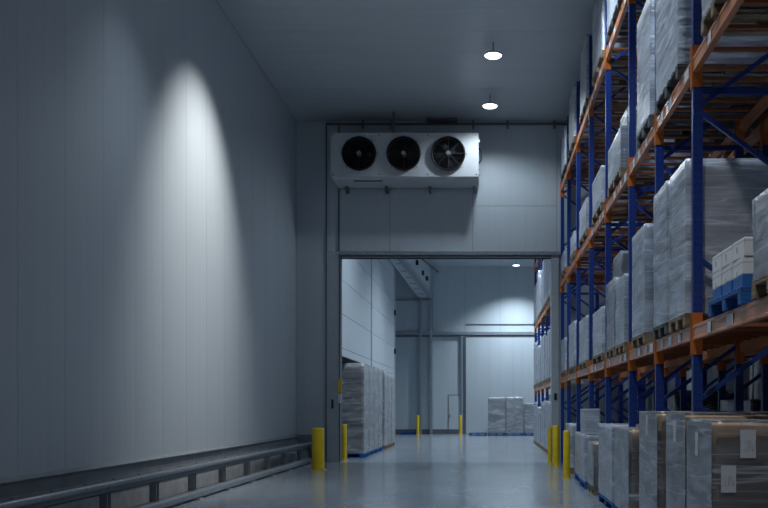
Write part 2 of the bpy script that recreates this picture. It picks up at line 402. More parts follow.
# ---- guard rail in front of it
gr = empty('guard_rail', (-5.1, 16, 0), 'low galvanised steel guard rail on posts along the left wall', 'guard rail')
RY0, RY1 = 3.0, 25.0
ch = [(-5.27, 0.60), (-5.07, 0.60), (-5.03, 0.57), (-5.03, 0.47), (-5.07, 0.44), (-5.12, 0.44), (-5.08, 0.50), (-5.10, 0.555), (-5.27, 0.565)]
kid(MB().prism(ch, 'y', RY0, RY1).build('top_rail', 'railsteel'), gr)
kid(MB().prism([(-5.17, 0.02), (-5.02, 0.02), (-4.99, 0.05), (-4.99, 0.12), (-5.02, 0.15), (-5.17, 0.15)], 'y', RY0, RY1).build('bottom_rail', 'galv'), gr)
kid(MB().tube((-5.035, RY0, 0.565), (-5.035, RY1, 0.565), 0.04, 10).build('edge_highlight', 'galv', smooth=True), gr)  # added pale tube imitating the highlight along the rail's front edge
pm = None
for k in range(13):
    yy = 23.86 - 1.73 * k
    if pm is None:
        b = MB(); b.box(-0.055, 0.055, -0.06, -0.045, 0, 0.44); b.box(-0.055, 0.055, 0.045, 0.06, 0, 0.44); b.box(-0.01, 0.01, -0.05, 0.05, 0, 0.44)
        b.prism([(-0.06, 0.44), (-0.06, 0.10), (-0.13, 0.02), (-0.13, 0.0), (0.06, 0.0), (0.06, 0.44)], 'x', -0.006, 0.006)
        pm = b.mesh('post', 'galv')
    o = bpy.data.objects.new('post', pm); o.location = (-5.12 + 5.1, yy - 16, 0.02); link(o, gr)
    for dy in (-0.5, 0.35):
        kid(MB().lathe([(0.0, 0.014), (0.018, 0.012), (0.02, 0.0)], 8, (-5.16, yy + dy, 0.60)).build('bolt', 'darksteel'), gr)
    kid(box('foot_plate', -5.22, -4.95, yy - 0.1, yy + 0.1, 0, 0.02, 'galv'), gr)
kid(MB().prism([(-5.05, 0.02), (-4.90, 0.02), (-5.03, 0.46), (-5.12, 0.46)], 'y', 24.92, 24.98).build('end_brace', 'railsteel'), gr)

# ---- beyond the doorway
wf = struct(box('wall_far', -9, XR, YF + 0.04, YF + 0.3, 0, ZC + 0.02, 'joint'), 'far panel wall of the second room', 'wall')
def fpan(u0, u1, v0, v1, m='panel', d=0.0):
    k = YF / F
    x0, x1 = (u0 - CX) * k, (u1 - CX) * k; z1, z0 = 1.6 + (CY - v0) * k, max(0, 1.6 + (CY - v1) * k)
    return kid(box('panel', x0 + 0.006, x1 - 0.006, YF - d, YF + 0.05, z0 + 0.006, z1 - 0.006, m), wf)
for u0, u1 in ((330, 395), (395, 421), (421, 433), (433, 465), (465, 500), (500, 535), (535, 570)): fpan(u0, u1, 266, 333)
for u0, u1 in ((330, 395), (395, 417), (417, 433), (433, 461), (535, 570)): fpan(u0, u1, 334, 440)
kf = YF / F
def fx(u): return (u - CX) * kf
def fz(v): return 1.6 + (CY - v) * kf
sd = empty('door_3', (fx(500), YF, 0), 'large pale sliding door in the far wall', 'door', kind='structure')
for a, b_ in ((466, 490), (490, 513), (513, 536)): kid(box('panel', fx(a) + 0.003, fx(b_) - 0.003, YF - 0.12, YF + 0.05, 0.02, fz(337.5), 'panel'), sd)
kid(box('frame_post', fx(461.5), fx(463.2), YF - 0.16, YF + 0.05, 0, fz(336), 'frame'), sd)
kid(box('frame_post', fx(463.4), fx(466), YF - 0.2, YF + 0.05, 0, fz(336), 'darksteel'), sd)
kid(box('track', fx(395), fx(536), YF - 0.18, YF + 0.02, fz(335), fz(332), 'galv'), sd)
kid(box('track', fx(395), fx(536), YF - 0.14, YF + 0.02, fz(337), fz(335.2), 'darksteel'), sd)
kid(box('upper_trim', fx(466), fx(536), YF - 0.05, YF, fz(324.6), fz(324), 'darksteel'), sd)
pd = empty('door_2', (fx(454), YF, 0), 'small flush personnel door in the far wall', 'door', kind='structure')
kid(box('leaf', fx(448.7), fx(460), YF - 0.03, YF + 0.03, 0.02, fz(395.5), 'panel'), pd)
kid(MB().box(fx(448), fx(448.5), YF - 0.02, YF, 0, fz(395)).box(fx(448), fx(460.5), YF - 0.02, YF, fz(395.4), fz(394.8)).build('frame', 'joint'), pd)
kid(box('handle', fx(449.4), fx(450.2), YF - 0.08, YF - 0.03, 1.0, 1.15, 'black'), pd)
struct(box('trim_1', fx(420), fx(422), YF - 0.25, YF, 0, 8.0, 'galv'), 'slim steel wall post left of the far wall bulkhead', 'trim')
struct(box('trim_2', fx(430), fx(432.6), YF - 0.25, YF, 0, 8.0, 'galv'), 'steel wall post under the end of the ceiling bulkhead', 'trim')
struct(box('trim_3', fx(395), fx(433), YF - 0.1, YF, fz(301), fz(299), 'galv'), 'horizontal steel rail high on the far wall', 'trim')
struct(box('baseboard_far', -9, XR, YF - 0.06, YF, 0, 0.28, 'darksteel'), 'dark kick strip along the foot of the far wall', 'baseboard')

# side wall above the stored stacks
SX, SY0, SY1, SZ = -4.33, YB + 0.24, 41.0, 3.12
ws = struct(box('wall_side_upper', SX - 0.3, SX - 0.03, SY0, SY1, SZ, ZC, 'joint'), 'white upper side wall beyond the doorway over the stacked loads', 'wall')
for a, b_ in ((SY0, 32.7), (32.78, SY1)):
    for z0, z1 in ((SZ, 3.36), (3.36, 4.39), (4.39, 5.42), (5.42, 6.45), (6.45, 7.48), (7.48, 8.51), (8.51, ZC)):
        kid(box('panel', SX - 0.04, SX, a + 0.008, b_ - 0.008, z0 + 0.008, z1 - 0.008, 'panel'), ws)
kid(box('seam_strip', SX, SX + 0.03, 32.66, 32.80, SZ, ZC, 'galv'), ws)
kid(box('corner_post', SX - 0.1, SX + 0.03, 40.85, 41.05, 0, ZC, 'frame'), ws)
for yy, zz in ((31.4, 8.3), (40.9, 6.0), (40.9, 4.2)): kid(box('latch', SX, SX + 0.09, yy - 0.12, yy + 0.12, zz - 0.12, zz + 0.12, 'black', bev=0.02), ws)
struct(box('wall_recess', -5.9, -5.7, SY0, SY1, 0, SZ, 'panel'), 'shaded wall of the recess behind the stored stacks', 'wall')
struct(box('wall_recess_top', -5.9, SX - 0.3, SY0, SY1, SZ, SZ + 0.15, 'panel'), 'shaded soffit over the stored stacks', 'wall')
struct(box('wall_recess_end', -9.0, SX - 0.1, SY1, SY1 + 0.2, 0, ZC, 'panel'), 'end face of the recess beyond the doorway', 'wall')
struct(box('wall_left_far', -9.0, -8.8, SY1, YF, 0, ZC, 'panel'), 'left wall of the far bay in the second room', 'wall')

# ceiling bulkhead running to the far wall, with a steel edge beam and ribs
bh = empty('ceiling_bulkhead', (-3.7, 44, 8.0), 'long boxed bulkhead under the ceiling beyond the doorway, with ribbed underside', 'bulkhead', kind='structure')
def slab(name, a0, a1, b0, b1, z0, z1, m):
    """a0,a1: x range at y=37.4; b0,b1: x range at the far wall"""
    bm = bmesh.new(); ya, yb = 37.4, YF - 0.02
    vs = [bm.verts.new(p) for p in ((a0, ya, z0), (a1, ya, z0), (b1, yb, z0), (b0, yb, z0), (a0, ya, z1), (a1, ya, z1), (b1, yb, z1), (b0, yb, z1))]
    for f in ((0, 1, 2, 3), (7, 6, 5, 4), (0, 4, 5, 1), (1, 5, 6, 2), (2, 6, 7, 3), (3, 7, 4, 0)): bm.faces.new([vs[i] for i in f])
    bmesh.ops.recalc_face_normals(bm, faces=bm.faces[:])
    me = bpy.data.meshes.new(name); bm.to_mesh(me); bm.free(); me.materials.append(M[m])
    return kid(link(bpy.data.objects.new(name, me)), bh)
slab('casing', -4.28, -3.86, -4.05, -3.36, 8.06, ZC, 'panel')
slab('edge_beam', -3.90, -3.70, -3.40, -3.18, 7.96, 8.22, 'galv')
for k in range(6):
    yy = 39.5 + 2.1 * k; t = (yy - 37.4) / (YF - 37.4)
    kid(box('rib', -4.15 + 0.2 * t, -3.98 + 0.45 * t, yy - 0.05, yy + 0.05, 8.045, 8.06, 'joint'), bh)
for yy, zz in ((44.6, 8.95), (47.4, 8.85), (49.4, 8.85)):
    t = (yy - 37.4) / (YF - 37.4)
    kid(box('bracket', -3.90 + 0.5 * t, -3.74 + 0.5 * t, yy - 0.12, yy + 0.12, zz - 0.12, zz + 0.12, 'black', bev=0.02), bh)
kid(MB().tube((-3.6, 46, 9.55), (-2.9, 51.6, 9.55), 0.05).build('pipe', 'darksteel'), bh)

# ------------------------------------------------------------------ ceiling downlights
ORD = ['nearest', 'second', 'third', 'fourth', 'fifth', 'sixth', 'seventh', 'eighth', 'ninth', 'tenth', 'eleventh', 'twelfth', 'thirteenth', 'fourteenth', 'fifteenth', 'sixteenth']
lamp_body = MB().lathe([(0.0, 0.0), (0.195, 0.0), (0.205, 0.01), (0.2, 0.04), (0.06, 0.06), (0.0, 0.06)], 24).mesh('housing', 'lampbody', True)
lamp_lens = MB().lathe([(0.0, -0.04), (0.10, -0.036), (0.17, -0.02), (0.195, 0.0)], 24).mesh('lens', 'lens', True)
lamp_stem = MB().tube((0, 0, 0.06), (0, 0, ZC - LAMP_Z), 0.012).mesh('stem', 'darksteel')
def downlight(x, y, watts, cone, blend, col, aim, label):
    t = empty('downlight', (x, y, LAMP_Z), label, 'ceiling light', 'round ceiling downlights')
    for n, me in (('housing', lamp_body), ('lens', lamp_lens), ('stem', lamp_stem)): link(bpy.data.objects.new(n, me), t)
    ld = bpy.data.lights.new('lamp', 'SPOT'); ld.energy = watts; ld.color = col
    ld.spot_size = math.radians(cone); ld.spot_blend = blend; ld.shadow_soft_size = 0.18
    o = bpy.data.objects.new('lamp', ld); o.location = (0, 0, -0.09); o.rotation_euler = (0, -math.radians(aim), 0); link(o, t)
    return t
lab = ['lit round downlight on the ceiling closest to the cooling unit', 'lit round downlight on the ceiling above the aisle, larger of the two in view']
for i, (x, y, w, cn, bl, co, aim) in enumerate(AISLE):
    downlight(x, y, w, cn, bl, co, aim, lab[i] if i < 2 else 'round downlight over the aisle, %s beyond the top of the picture' % ['first', 'second', 'third'][i - 2])
for i, (x, y, w, cn, bl, co, aim) in enumerate(FAR):
    downlight(x, y, w, cn, bl, co, aim, 'small lit downlight in the room beyond the doorway, by far wall' if i == 0 else 'downlight in the room beyond the doorway, unseen behind header, %s from far wall' % ORD[i])
downlight(*WASH[0], 'downlight left of the aisle that casts the light scallop on the wall')
downlight(*WASH[1], 'downlight close to the left wall, nearer the camera than the scallop')

# ------------------------------------------------------------------ evaporator unit with three fans
UX0, UX1, UY0, UY1, UZ0, UZ1 = -4.345, -0.235, 24.40, 25.40, 8.02, 9.235
ev = empty('cooling_unit', ((UX0 + UX1) / 2, UY0, UZ0), 'white wall-mounted cooling unit with three black fans above the doorway', 'cooling unit')
FANX = [(u - CX) / F * UY0 for u in (359.4, 403.9, 448.4)]
FZ, FR = 1.6 + (CY - 154.2) / F * UY0, 0.435
def front_panel():
    bm = bmesh.new(); n = 48
    edges = [UX0, (FANX[0] + FANX[1]) / 2, (FANX[1] + FANX[2]) / 2, UX1]
    for i, fxx in enumerate(FANX):
        x0, x1, z0, z1 = edges[i], edges[i + 1], UZ0, UZ1
        inner, outer = [], []
        for k in range(n):
            t = 2 * math.pi * k / n; c, s_ = math.cos(t), math.sin(t)
            inner.append(bm.verts.new((fxx + FR * c, UY0, FZ + FR * s_)))
            sc = min(((x1 - fxx) if c > 0 else (fxx - x0)) / max(abs(c), 1e-6), ((z1 - FZ) if s_ > 0 else (FZ - z0)) / max(abs(s_), 1e-6))
            outer.append(bm.verts.new((fxx + sc * c, UY0, FZ + sc * s_)))
        for k in range(n): bm.faces.new((inner[k], inner[(k + 1) % n], outer[(k + 1) % n], outer[k]))
        for cx_, cz_ in ((x0, z0), (x1, z0), (x0, z1), (x1, z1)):
            ks = sorted(range(n), key=lambda k: (outer[k].co.x - cx_) ** 2 + (outer[k].co.z - cz_) ** 2)
            a = next(k for k in ks if abs(outer[k].co.z - cz_) < 1e-5); b = next(k for k in ks if abs(outer[k].co.x - cx_) < 1e-5)
            if a != b: bm.faces.new((outer[a], outer[b], bm.verts.new((cx_, UY0, cz_))))
    bmesh.ops.recalc_face_normals(bm, faces=bm.faces[:])
    r = bmesh.ops.extrude_face_region(bm, geom=bm.faces[:])
    for v in r['geom']:
        if isinstance(v, bmesh.types.BMVert): v.co.y += 0.02
    bmesh.ops.recalc_face_normals(bm, faces=bm.faces[:])
    me = bpy.data.meshes.new('front_panel'); bm.to_mesh(me); bm.free(); me.materials.append(M['white'])
    return link(bpy.data.objects.new('front_panel', me))
kid(front_panel(), ev)
kid(box('top_cover', UX0, UX1, UY0 + 0.02, UY1, UZ1 - 0.02, UZ1, 'white'), ev)
kid(box('side_cover', UX0, UX0 + 0.02, UY0 + 0.02, UY1, UZ0, UZ1 - 0.02, 'white'), ev)
kid(box('side_cover', UX1 - 0.02, UX1, UY0 + 0.02, UY1, UZ0, UZ1 - 0.02, 'white'), ev)
kid(box('rear_coil', UX0 + 0.02, UX1 - 0.02, UY1 - 0.1, UY1, UZ0, UZ1 - 0.02, 'black'), ev)
kid(MB().prism([(UY0 + 0.03, UZ0), (UY1, UZ0), (UY1, UZ0 - 0.07), (UY0 + 0.12, UZ0 - 0.04)], 'x', UX0 + 0.03, UX1 - 0.03).build('drip_tray', 'white'), ev)
kid(box('drain_slot', -3.75, -2.95, UY0 + 0.25, UY0 + 0.3, UZ0 - 0.065, UZ0 - 0.045, 'black'), ev)
for i, fxx in enumerate(FANX):
    cow = kid(MB().lathe([(FR, 0.30), (FR, -0.09), (FR + 0.03, -0.12), (FR + 0.045, -0.09), (FR + 0.03, 0.0)], 48, (fxx, UY0, FZ), 'y').build('fan_cowl', 'black' , smooth=True), ev)
    b = MB()
    for q in range(5):
        a0 = 2 * math.pi * q / 5 + 0.3 * i
        ra = []
        for r in (0.09, 0.26, 0.43):
            w = 0.42 if r > 0.1 else 0.35
            for t, dy in ((-w, 0.05), (0, 0.0), (w, -0.06)):
                ra.append(b.bm.verts.new((fxx + r * math.cos(a0 + t), UY0 + 0.12 + dy, FZ + r * math.sin(a0 + t))))
        for r in range(2):
            for c in range(2): b.bm.faces.new((ra[r * 3 + c], ra[r * 3 + c + 1], ra[r * 3 + 4 + c], ra[r * 3 + 3 + c]))
    bmesh.ops.solidify(b.bm, geom=b.bm.faces[:], thickness=0.008)
    kid(b.build('fan_blades', 'black', smooth=True), ev)
    kid(MB().lathe([(0.0, -0.15), (0.055, -0.15), (0.065, -0.13), (0.065, 0.1), (0.0, 0.1)], 20, (fxx, UY0, FZ), 'y').build('motor_hub', 'galv'), ev)
    g = MB()
    for q in range(8):
        a = math.pi * q / 4
        g.tube((fxx + 0.08 * math.cos(a), UY0 - 0.135, FZ + 0.08 * math.sin(a)), (fxx + (FR + 0.10) * math.cos(a), UY0 - 0.02, FZ + (FR + 0.10) * math.sin(a)), 0.006, 5)
    kid(g.build('guard_spokes', 'darksteel' if i == 2 else 'wire'), ev); g = MB()
    for rr in (0.14, 0.20, 0.26, 0.32, 0.38, 0.44):
        yy = UY0 - 0.135 + 0.02 * (rr / 0.44)
        pts = [(fxx + rr * math.cos(2 * math.pi * k / 32), yy, FZ + rr * math.sin(2 * math.pi * k / 32)) for k in range(32)]
        for k in range(32): g.tube(pts[k], pts[(k + 1) % 32], 0.0045, 4, False)
    kid(g.build('guard_rings', 'wire'), ev)
    kid(box('inner_back', fxx - 0.45, fxx + 0.45, UY0 + 0.32, UY0 + 0.34, FZ - 0.45, FZ + 0.45, 'black'), ev)
for x in (UX0 + 0.06, -3.0, -1.65, UX1 - 0.06):
    for z in (UZ0 + 0.06, UZ1 - 0.06):
        kid(MB().lathe([(0.0, -0.012), (0.02, -0.01), (0.022, 0.0)], 8, (x, UY0, z), 'y').build('screw', 'darksteel'), ev)
for x in (UX0 + 0.3, -2.9, -1.65, UX1 - 0.14):
    kid(box('bracket', x - 0.035, x + 0.035, UY1 - 0.2, YB, UZ0 - 0.22, UZ0 - 0.02, 'galv' if x > -0.5 else 'darksteel'), ev)
for x in (-2.64,):
    kid(box('hanger', x - 0.03, x + 0.03, UY0 + 0.3, UY0 + 0.36, UZ1, ZC, 'darksteel'), ev)
kid(MB().tube((UX1, UY0 + 0.3, 8.9), (UX1 + 0.07, UY0 + 0.3, 8.82), 0.02).tube((UX1 + 0.07, UY0 + 0.3, 8.82), (UX1 + 0.07, UY0 + 0.3, 8.55), 0.02).tube((UX1 + 0.07, UY0 + 0.3, 8.55), (UX1, UY0 + 0.3, 8.47), 0.02).build('handle', 'black'), ev)
for z in (9.05, 8.3, 8.15): kid(box('latch', UX1, UX1 + 0.03, UY0 + 0.1, UY0 + 0.2, z - 0.04, z + 0.04, 'galv'), ev)

# ------------------------------------------------------------------ bollards
def bollard(x, y, r, h, label):
    t = empty('bollard', (x, y, 0), label, 'bollard', 'yellow bollards')
    MB().lathe([(r, 0.015), (r, h - 0.03), (r * 0.93, h - 0.008), (r * 0.75, h), (0.0, h)], 24).build('post', 'yellow', t, smooth=True)
    MB().lathe([(r * 1.45, 0.0), (r * 1.45, 0.014), (r * 0.9, 0.016), (r * 0.9, 0.0)], 24).build('base_flange', 'yellow', t)
    for k in range(4):
        a = math.pi / 4 + k * math.pi / 2
        MB().lathe([(0.0, 0.03), (0.012, 0.03), (0.012, 0.0)], 6, (r * 1.25 * math.cos(a), r * 1.25 * math.sin(a), 0.014)).build('bolt', 'galv', t)
bollard(-4.30, 22.3, 0.155, 1.07, 'thick yellow bollard at the end of the guard rail, left of the doorway')
bollard(-4.27, 26.15, 0.085, 1.08, 'slim yellow bollard just inside the left door jamb')
bollard(1.80, 25.1, 0.06, 1.02, 'thinnest yellow bollard against the right door jamb')
bollard(1.86, 23.7, 0.09, 1.10, 'yellow bollard in front of right door jamb, middle of the three by the rack')
bollard(1.80, 19.8, 0.078, 1.07, 'nearest yellow bollard at the foot of the big rack')
bollard(fx(418) * 0.975, 50.4, 0.085, 1.12, 'small distant yellow bollard at the left end of the far wall')
bollard(fx(460.5) * 0.975, 50.4, 0.085, 1.12, 'small distant yellow bollard beside the far personnel door')

# ------------------------------------------------------------------ racks
LV = [2.44, 5.19, 7.92]
def rack(name, label, xf, depth, ys, near, ztop=9.3, bars=True, rear=True):
    R = empty(name, (xf, ys[0], 0), label, 'pallet rack')
    ox, oy = xf, ys[0]
    post = MB()
    post.prism([(-0.05, -0.04), (-0.05, 0.035), (-0.035, 0.04), (0.05, 0.04), (0.05, 0.032), (0.03, 0.025), (-0.03, 0.025), (-0.03, -0.025), (0.03, -0.025), (0.05, -0.032), (0.05, -0.04)], 'z', 0, ztop)
    pme = post.mesh('upright', 'blue')
    conn = MB().box(-0.06, 0.045, -0.05, 0.05, -0.30, 0.13).mesh('connector', 'orangec')
    fme = MB().box(-0.08, 0.08, -0.09, 0.09, 0, 0.012).mesh('foot', 'blueb')
    br_cache = {}
    def brace(y, za, zb, left):
        k = (round(zb - za, 3), left)
        if k not in br_cache:
            b = MB(); x0, x1 = (0.03, depth - 0.03) if left else (depth - 0.03, 0.03)
            d = zb - za
            b.prism([(x0, -0.03), (x1, d - 0.03), (x1, d + 0.03), (x0, 0.03)], 'y', -0.018, 0.018)
            br_cache[k] = b.mesh('brace', 'blueb')
        o = bpy.data.objects.new('brace', br_cache[k]); o.location = (0, y - oy, za); link(o, R)
    for y in ys:
        for dx in (0.05, depth - 0.05):
            o = bpy.data.objects.new('upright', pme); o.location = (dx, y - oy, 0); link(o, R)
            o = bpy.data.objects.new('foot', fme); o.location = (dx, y - oy, 0); link(o, R)
        z, left = 0.12, True
        brace(y, 0.12, 0.12, True); z = 0.12
        while z + 0.76 < ztop:
            if not 3.0 < z < 3.5: brace(y, z, z + 0.76, left)
            left = not left; z += 0.76
        brace(y, z, z, True)
        brace(y, 4.86, 4.86, True)
    bcache = {}
    for i in range(len(ys) - 1):
        L_ = ys[i + 1] - ys[i] - 0.08; ym = (ys[i] + ys[i + 1]) / 2
        k = round(L_, 3)
        if k not in bcache:
            # stepped beam: face with rolled top step and a lower lip
            pf = [(0.0, -0.15), (0.0, -0.13), (0.006, -0.12), (0.006, -0.04), (0.0, -0.03), (0.0, 0.0), (0.03, 0.0), (0.03, -0.03), (0.06, -0.03), (0.06, -0.15)]
            bcache[k] = MB().prism(pf, 'y', -L_ / 2, L_ / 2).mesh('beam', 'orange')
        for lv in LV:
            for side in ((0, 1) if rear else (0,)):
                o = bpy.data.objects.new('beam', bcache[k]); link(o, R)
                if side == 0: o.location = (-0.004, ym - oy, lv)
                else: o.location = (depth + 0.004, ym - oy, lv); o.rotation_euler = (0, 0, math.pi)
                for e in (-1, 1):
                    if side and e > 0: continue
                    c = bpy.data.objects.new('connector', conn)
                    c.parent = o; C.objects.link(c)
                    c.location = (0.054, e * (L_ / 2 + 0.04), 0)
                if near and side == 0 and ys[i + 1] < 19:
                    for q, fr in enumerate((-0.40, -0.22, 0.05, 0.28)):
                        if (i + q + int(lv)) % 4 == 3: continue
                        lb = bpy.data.objects.new('paper_label', mesh_box(0.003, 0.13 if q % 2 else 0.19, 0.105, 'label'))  # real labels, widened along the beams to stand in for glare
                        lb.parent = o; C.objects.link(lb); lb.location = (-0.0015, fr * L_, -0.078)
            if bars:
                nb = 6 if near else 3
                for q in range(nb):
                    yy = ys[i] + (q + 0.6) * (ys[i + 1] - ys[i]) / (nb + 0.2)
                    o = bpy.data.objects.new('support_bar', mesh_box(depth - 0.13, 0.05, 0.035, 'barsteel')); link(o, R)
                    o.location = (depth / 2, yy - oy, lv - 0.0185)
    return R
YA = [5.9, 9.05, 11.03, 13.1, 15.67, 18.2, 20.75, 23.2, 25.2]
rack('pallet_rack', 'tall blue and orange pallet rack along the right side of the aisle', 2.12, 1.1, YA, True)
rack('pallet_rack', 'blue and orange pallet rack standing back to back behind the aisle rack', 3.46, 1.1, [5.9, 9.05, 11.03, 13.1, 15.67, 18.2, 20.75, 23.2, 25.2], False, rear=False)
YC = [26.6, 29.1, 31.6, 34.1, 36.6, 39.1]
rack('pallet_rack', 'distant blue and orange pallet rack in the room beyond the doorway', 2.12, 1.1, YC, False, rear=False)

# ------------------------------------------------------------------ pallets and wrapped loads
PH = 0.144
def pallet(x0, y0, z0, D, L_, m, label, group, detail=True, cat='pallet'):
    """D: depth along x, L_: length along y (aisle face)"""
    name = {'wood': 'wooden_pallet', 'bluewood': 'blue_pallet', 'darkwood': 'dark_pallet'}[m]
    pieces = []
    for k in range(3):
        yc = 0.05 + k * (L_ - 0.10) / 2
        pieces.append(('skid', D, 0.10, 0.022, D / 2, yc, 0.011))
        for j in range(3):
            xc = 0.0725 + j * (D - 0.145) / 2
            pieces.append(('block', 0.145, 0.10, 0.078, xc, yc, 0.061))
    for j in range(3):
        xc = 0.0725 + j * (D - 0.145) / 2
        pieces.append(('stringer', 0.145, L_, 0.022, xc, L_ / 2, 0.111))
    n = 5 if L_ < 0.95 else 6
    for k in range(n):
        yc = 0.06 + k * (L_ - 0.12) / (n - 1)
        pieces.append(('deck_board', D, 0.115, 0.022, D / 2, yc, 0.133))
    if detail:
        t = empty(name, (x0, y0, z0), label, cat, group)
        for nm, sx, sy, sz, px, py, pz in pieces:
            o = bpy.data.objects.new(nm, mesh_box(sx, sy, sz, m, 0.004)); o.location = (px, py, pz); link(o, t)
    else:
        b = MB()
        for nm, sx, sy, sz, px, py, pz in pieces: b.box(px - sx / 2, px + sx / 2, py - sy / 2, py + sy / 2, pz - sz / 2, pz + sz / 2)
        t = tag(b.build(name, m, None, (x0, y0, z0)), label, cat, group)
    return t

def film_mesh(sx, sy, sz, seed, m, amp=0.014, shrink=0.0):
    """open-bottomed wrinkled shell round a stack"""
    bm = bmesh.new(); bmesh.ops.create_cube(bm, size=1.0)
    bmesh.ops.delete(bm, geom=[f for f in bm.faces if f.normal.z < -0.5], context='FACES')
    bmesh.ops.subdivide_edges(bm, edges=bm.edges[:], cuts=13, use_grid_fill=True)
    for v in bm.verts:
        c = v.co
        nx, ny, nz_ = abs(c.x) > 0.499, abs(c.y) > 0.499, c.z > 0.499
        p = Vector((c.x * sx, c.y * sy, (c.z + 0.5) * sz))
        q = Vector((p.x * 1.6 + seed * 7.3, p.y * 1.6 + seed * 3.1, p.z * 4.0 - (p.x + p.y) * 1.6))
        d = (noise.noise(q) * 0.7 + noise.noise(q * 2.7) * 0.3) * amp
        ins = 0.010 if (nx and ny) or (nz_ and (nx or ny)) else 0.0
        if nx: p.x += math.copysign(max(d, -0.004) - ins, c.x)
        if ny: p.y += math.copysign(max(d, -0.004) - ins, c.y)
        if nz_: p.z += max(d * 0.8, -0.004)
        v.co = p
    bmesh.ops.recalc_face_normals(bm, faces=bm.faces[:])
    me = bpy.data.meshes.new('stretch_film'); bm.to_mesh(me); bm.free(); me.materials.append(M[m])
    for f in me.polygons: f.use_smooth = True
    return me

_seed = [0]
def load(x0, y0, z0, D, L_, H, m, film, label, group, nx=2, ny=2, nz=4, detail=True, mend=None, name='wrapped_load', skip=None, labels=()):
    """carton stack inside stretch film, standing at z0 (top of a pallet)"""
    _seed[0] += 1; rng = random.Random(_seed[0])
    t = empty(name, (x0 + D / 2, y0 + L_ / 2, z0 + 0.001), label, 'wrapped load', group)
    e = 0.022
    cx, cy, cz = (D - 2 * e) / nx, (L_ - 2 * e) / ny, (H - e) / nz
    if detail:
        for i in range(nx):
            for j in range(ny):
                for k in range(nz):
                    g = 0.014
                    mm = m if not mend else (mend if (i + j + k) % 3 else m)
                    o = bpy.data.objects.new('carton', mesh_box(cx - g, cy - g, cz - (0.018 if m == 'ctan' else 0.008), mm, 0.01))
                    o.location = (-D / 2 + e + cx * (i + 0.5) , -L_ / 2 + e + cy * (j + 0.5), cz * (k + 0.5))
                    link(o, t)
    else:
        b = MB()
        for i in range(nx):
            for j in range(ny):
                for k in range(nz):
                    xx, yy = -D / 2 + e + cx * i, -L_ / 2 + e + cy * j
                    b.box(xx + 0.006, xx + cx - 0.006, yy + 0.006, yy + cy - 0.006, cz * k + 0.002, cz * (k + 1) - 0.002)
        b.build('carton_stack', m, t)
    o = bpy.data.objects.new('stretch_film', film_mesh(D, L_, H, _seed[0], film)); link(o, t)
    if film == 'filmc' and z0 < 0.5:        # added milky sheet painting the grazing sheen of the aisle face
        o = bpy.data.objects.new('sheen_sheet', mesh_box(0.002, L_ - 0.03, H - 0.03, 'filmo')); o.location = (-D / 2 - 0.014, 0, H / 2); link(o, t)
    for (side, a, b_, w, h) in labels:      # printed sheets stuck on the film
        if side == 'end':
            o = bpy.data.objects.new('paper_label', mesh_box(w, 0.003, h, 'label')); o.location = (-D / 2 + a, -L_ / 2 - 0.010, b_)
        else:
            o = bpy.data.objects.new('paper_label', mesh_box(0.003, w, h, 'label')); o.location = (-D / 2 - 0.018, -L_ / 2 + a, b_)
        link(o, t)
    return t

def nth(i, n):
    return 'nearest' if i == 0 else ('farthest' if i == n - 1 else ORD[i] + ' nearest')
PN = {'wood': 'bare wooden', 'bluewood': 'blue painted', 'darkwood': 'dark stained'}
CNAME = {'cwhite': 'white', 'cgrey': 'grey', 'ctan': 'brown'}

# --- aisle rack, loads on the beams: (y0, y1, top z, pallet, carton, film, nx, ny, nz)
XFL = 2.07
LEV = [
 ('lowest', LV[0], [
  (6.02, 6.86, 3.22, 'wood', 'cwhite', 'film', 2, 2, 2),
  (9.17, 9.98, 4.20, 'wood', 'cwhite', 'film', 3, 2, 4),
  (10.13, 10.94, 4.22, 'darkwood', 'cwhite', 'film', 2, 2, 4),
  (11.55, 12.55, 4.02, 'wood', 'cwhite', 'film', 2, 2, 4),
  (13.25, 14.20, 3.62, 'wood', 'cwhite', 'film', 2, 2, 3),
  (14.32, 15.30, 3.72, 'wood', 'cwhite', 'filmc', 2, 2, 3),
  (15.82, 17.25, 3.42, 'wood', 'cwhite', 'film', 2, 3, 3),
  (18.32, 19.80, 3.52, 'wood', 'cwhite', 'film', 2, 3, 3),
  (20.90, 22.30, 3.66, 'wood', 'cwhite', 'film', 2, 3, 3),
  (23.35, 24.60, 3.46, 'wood', 'cwhite', 'film', 2, 3, 3)]),
 ('middle', LV[1], [
  (6.30, 7.30, 6.70, 'wood', 'cwhite', 'film', 2, 2, 4),
  (7.65, 8.48, 6.70, 'wood', 'cgrey', 'film', 2, 2, 4),
  (9.52, 10.80, 6.90, 'darkwood', 'cwhite', 'film', 2, 2, 4),
  (11.17, 12.15, 6.90, 'darkwood', 'cwhite', 'film', 2, 2, 4),
  (13.62, 15.05, 5.98, 'wood', 'cwhite', 'film', 2, 3, 2),
  (15.95, 17.30, 6.00, 'wood', 'cwhite', 'film', 2, 3, 2),
  (18.32, 19.75, 5.98, 'wood', 'cwhite', 'film', 2, 3, 2),
  (20.90, 21.90, 5.80, 'wood', 'cwhite', 'film', 2, 2, 2),
  (23.35, 24.60, 5.82, 'wood', 'cwhite', 'film', 2, 2, 2)]),
 ('top', LV[2], [
  (13.85, 15.20, 9.45, 'darkwood', 'cwhite', 'film', 2, 3, 3),
  (15.85, 17.30, 9.42, 'wood', 'cwhite', 'film', 2, 3, 3),
  (18.32, 19.60, 9.40, 'wood', 'cwhite', 'film', 2, 3, 3),
  (20.90, 22.30, 9.32, 'wood', 'cwhite', 'film', 2, 3, 3),
  (23.35, 24.60, 9.10, 'darkwood', 'cwhite', 'film', 2, 3, 3)])]
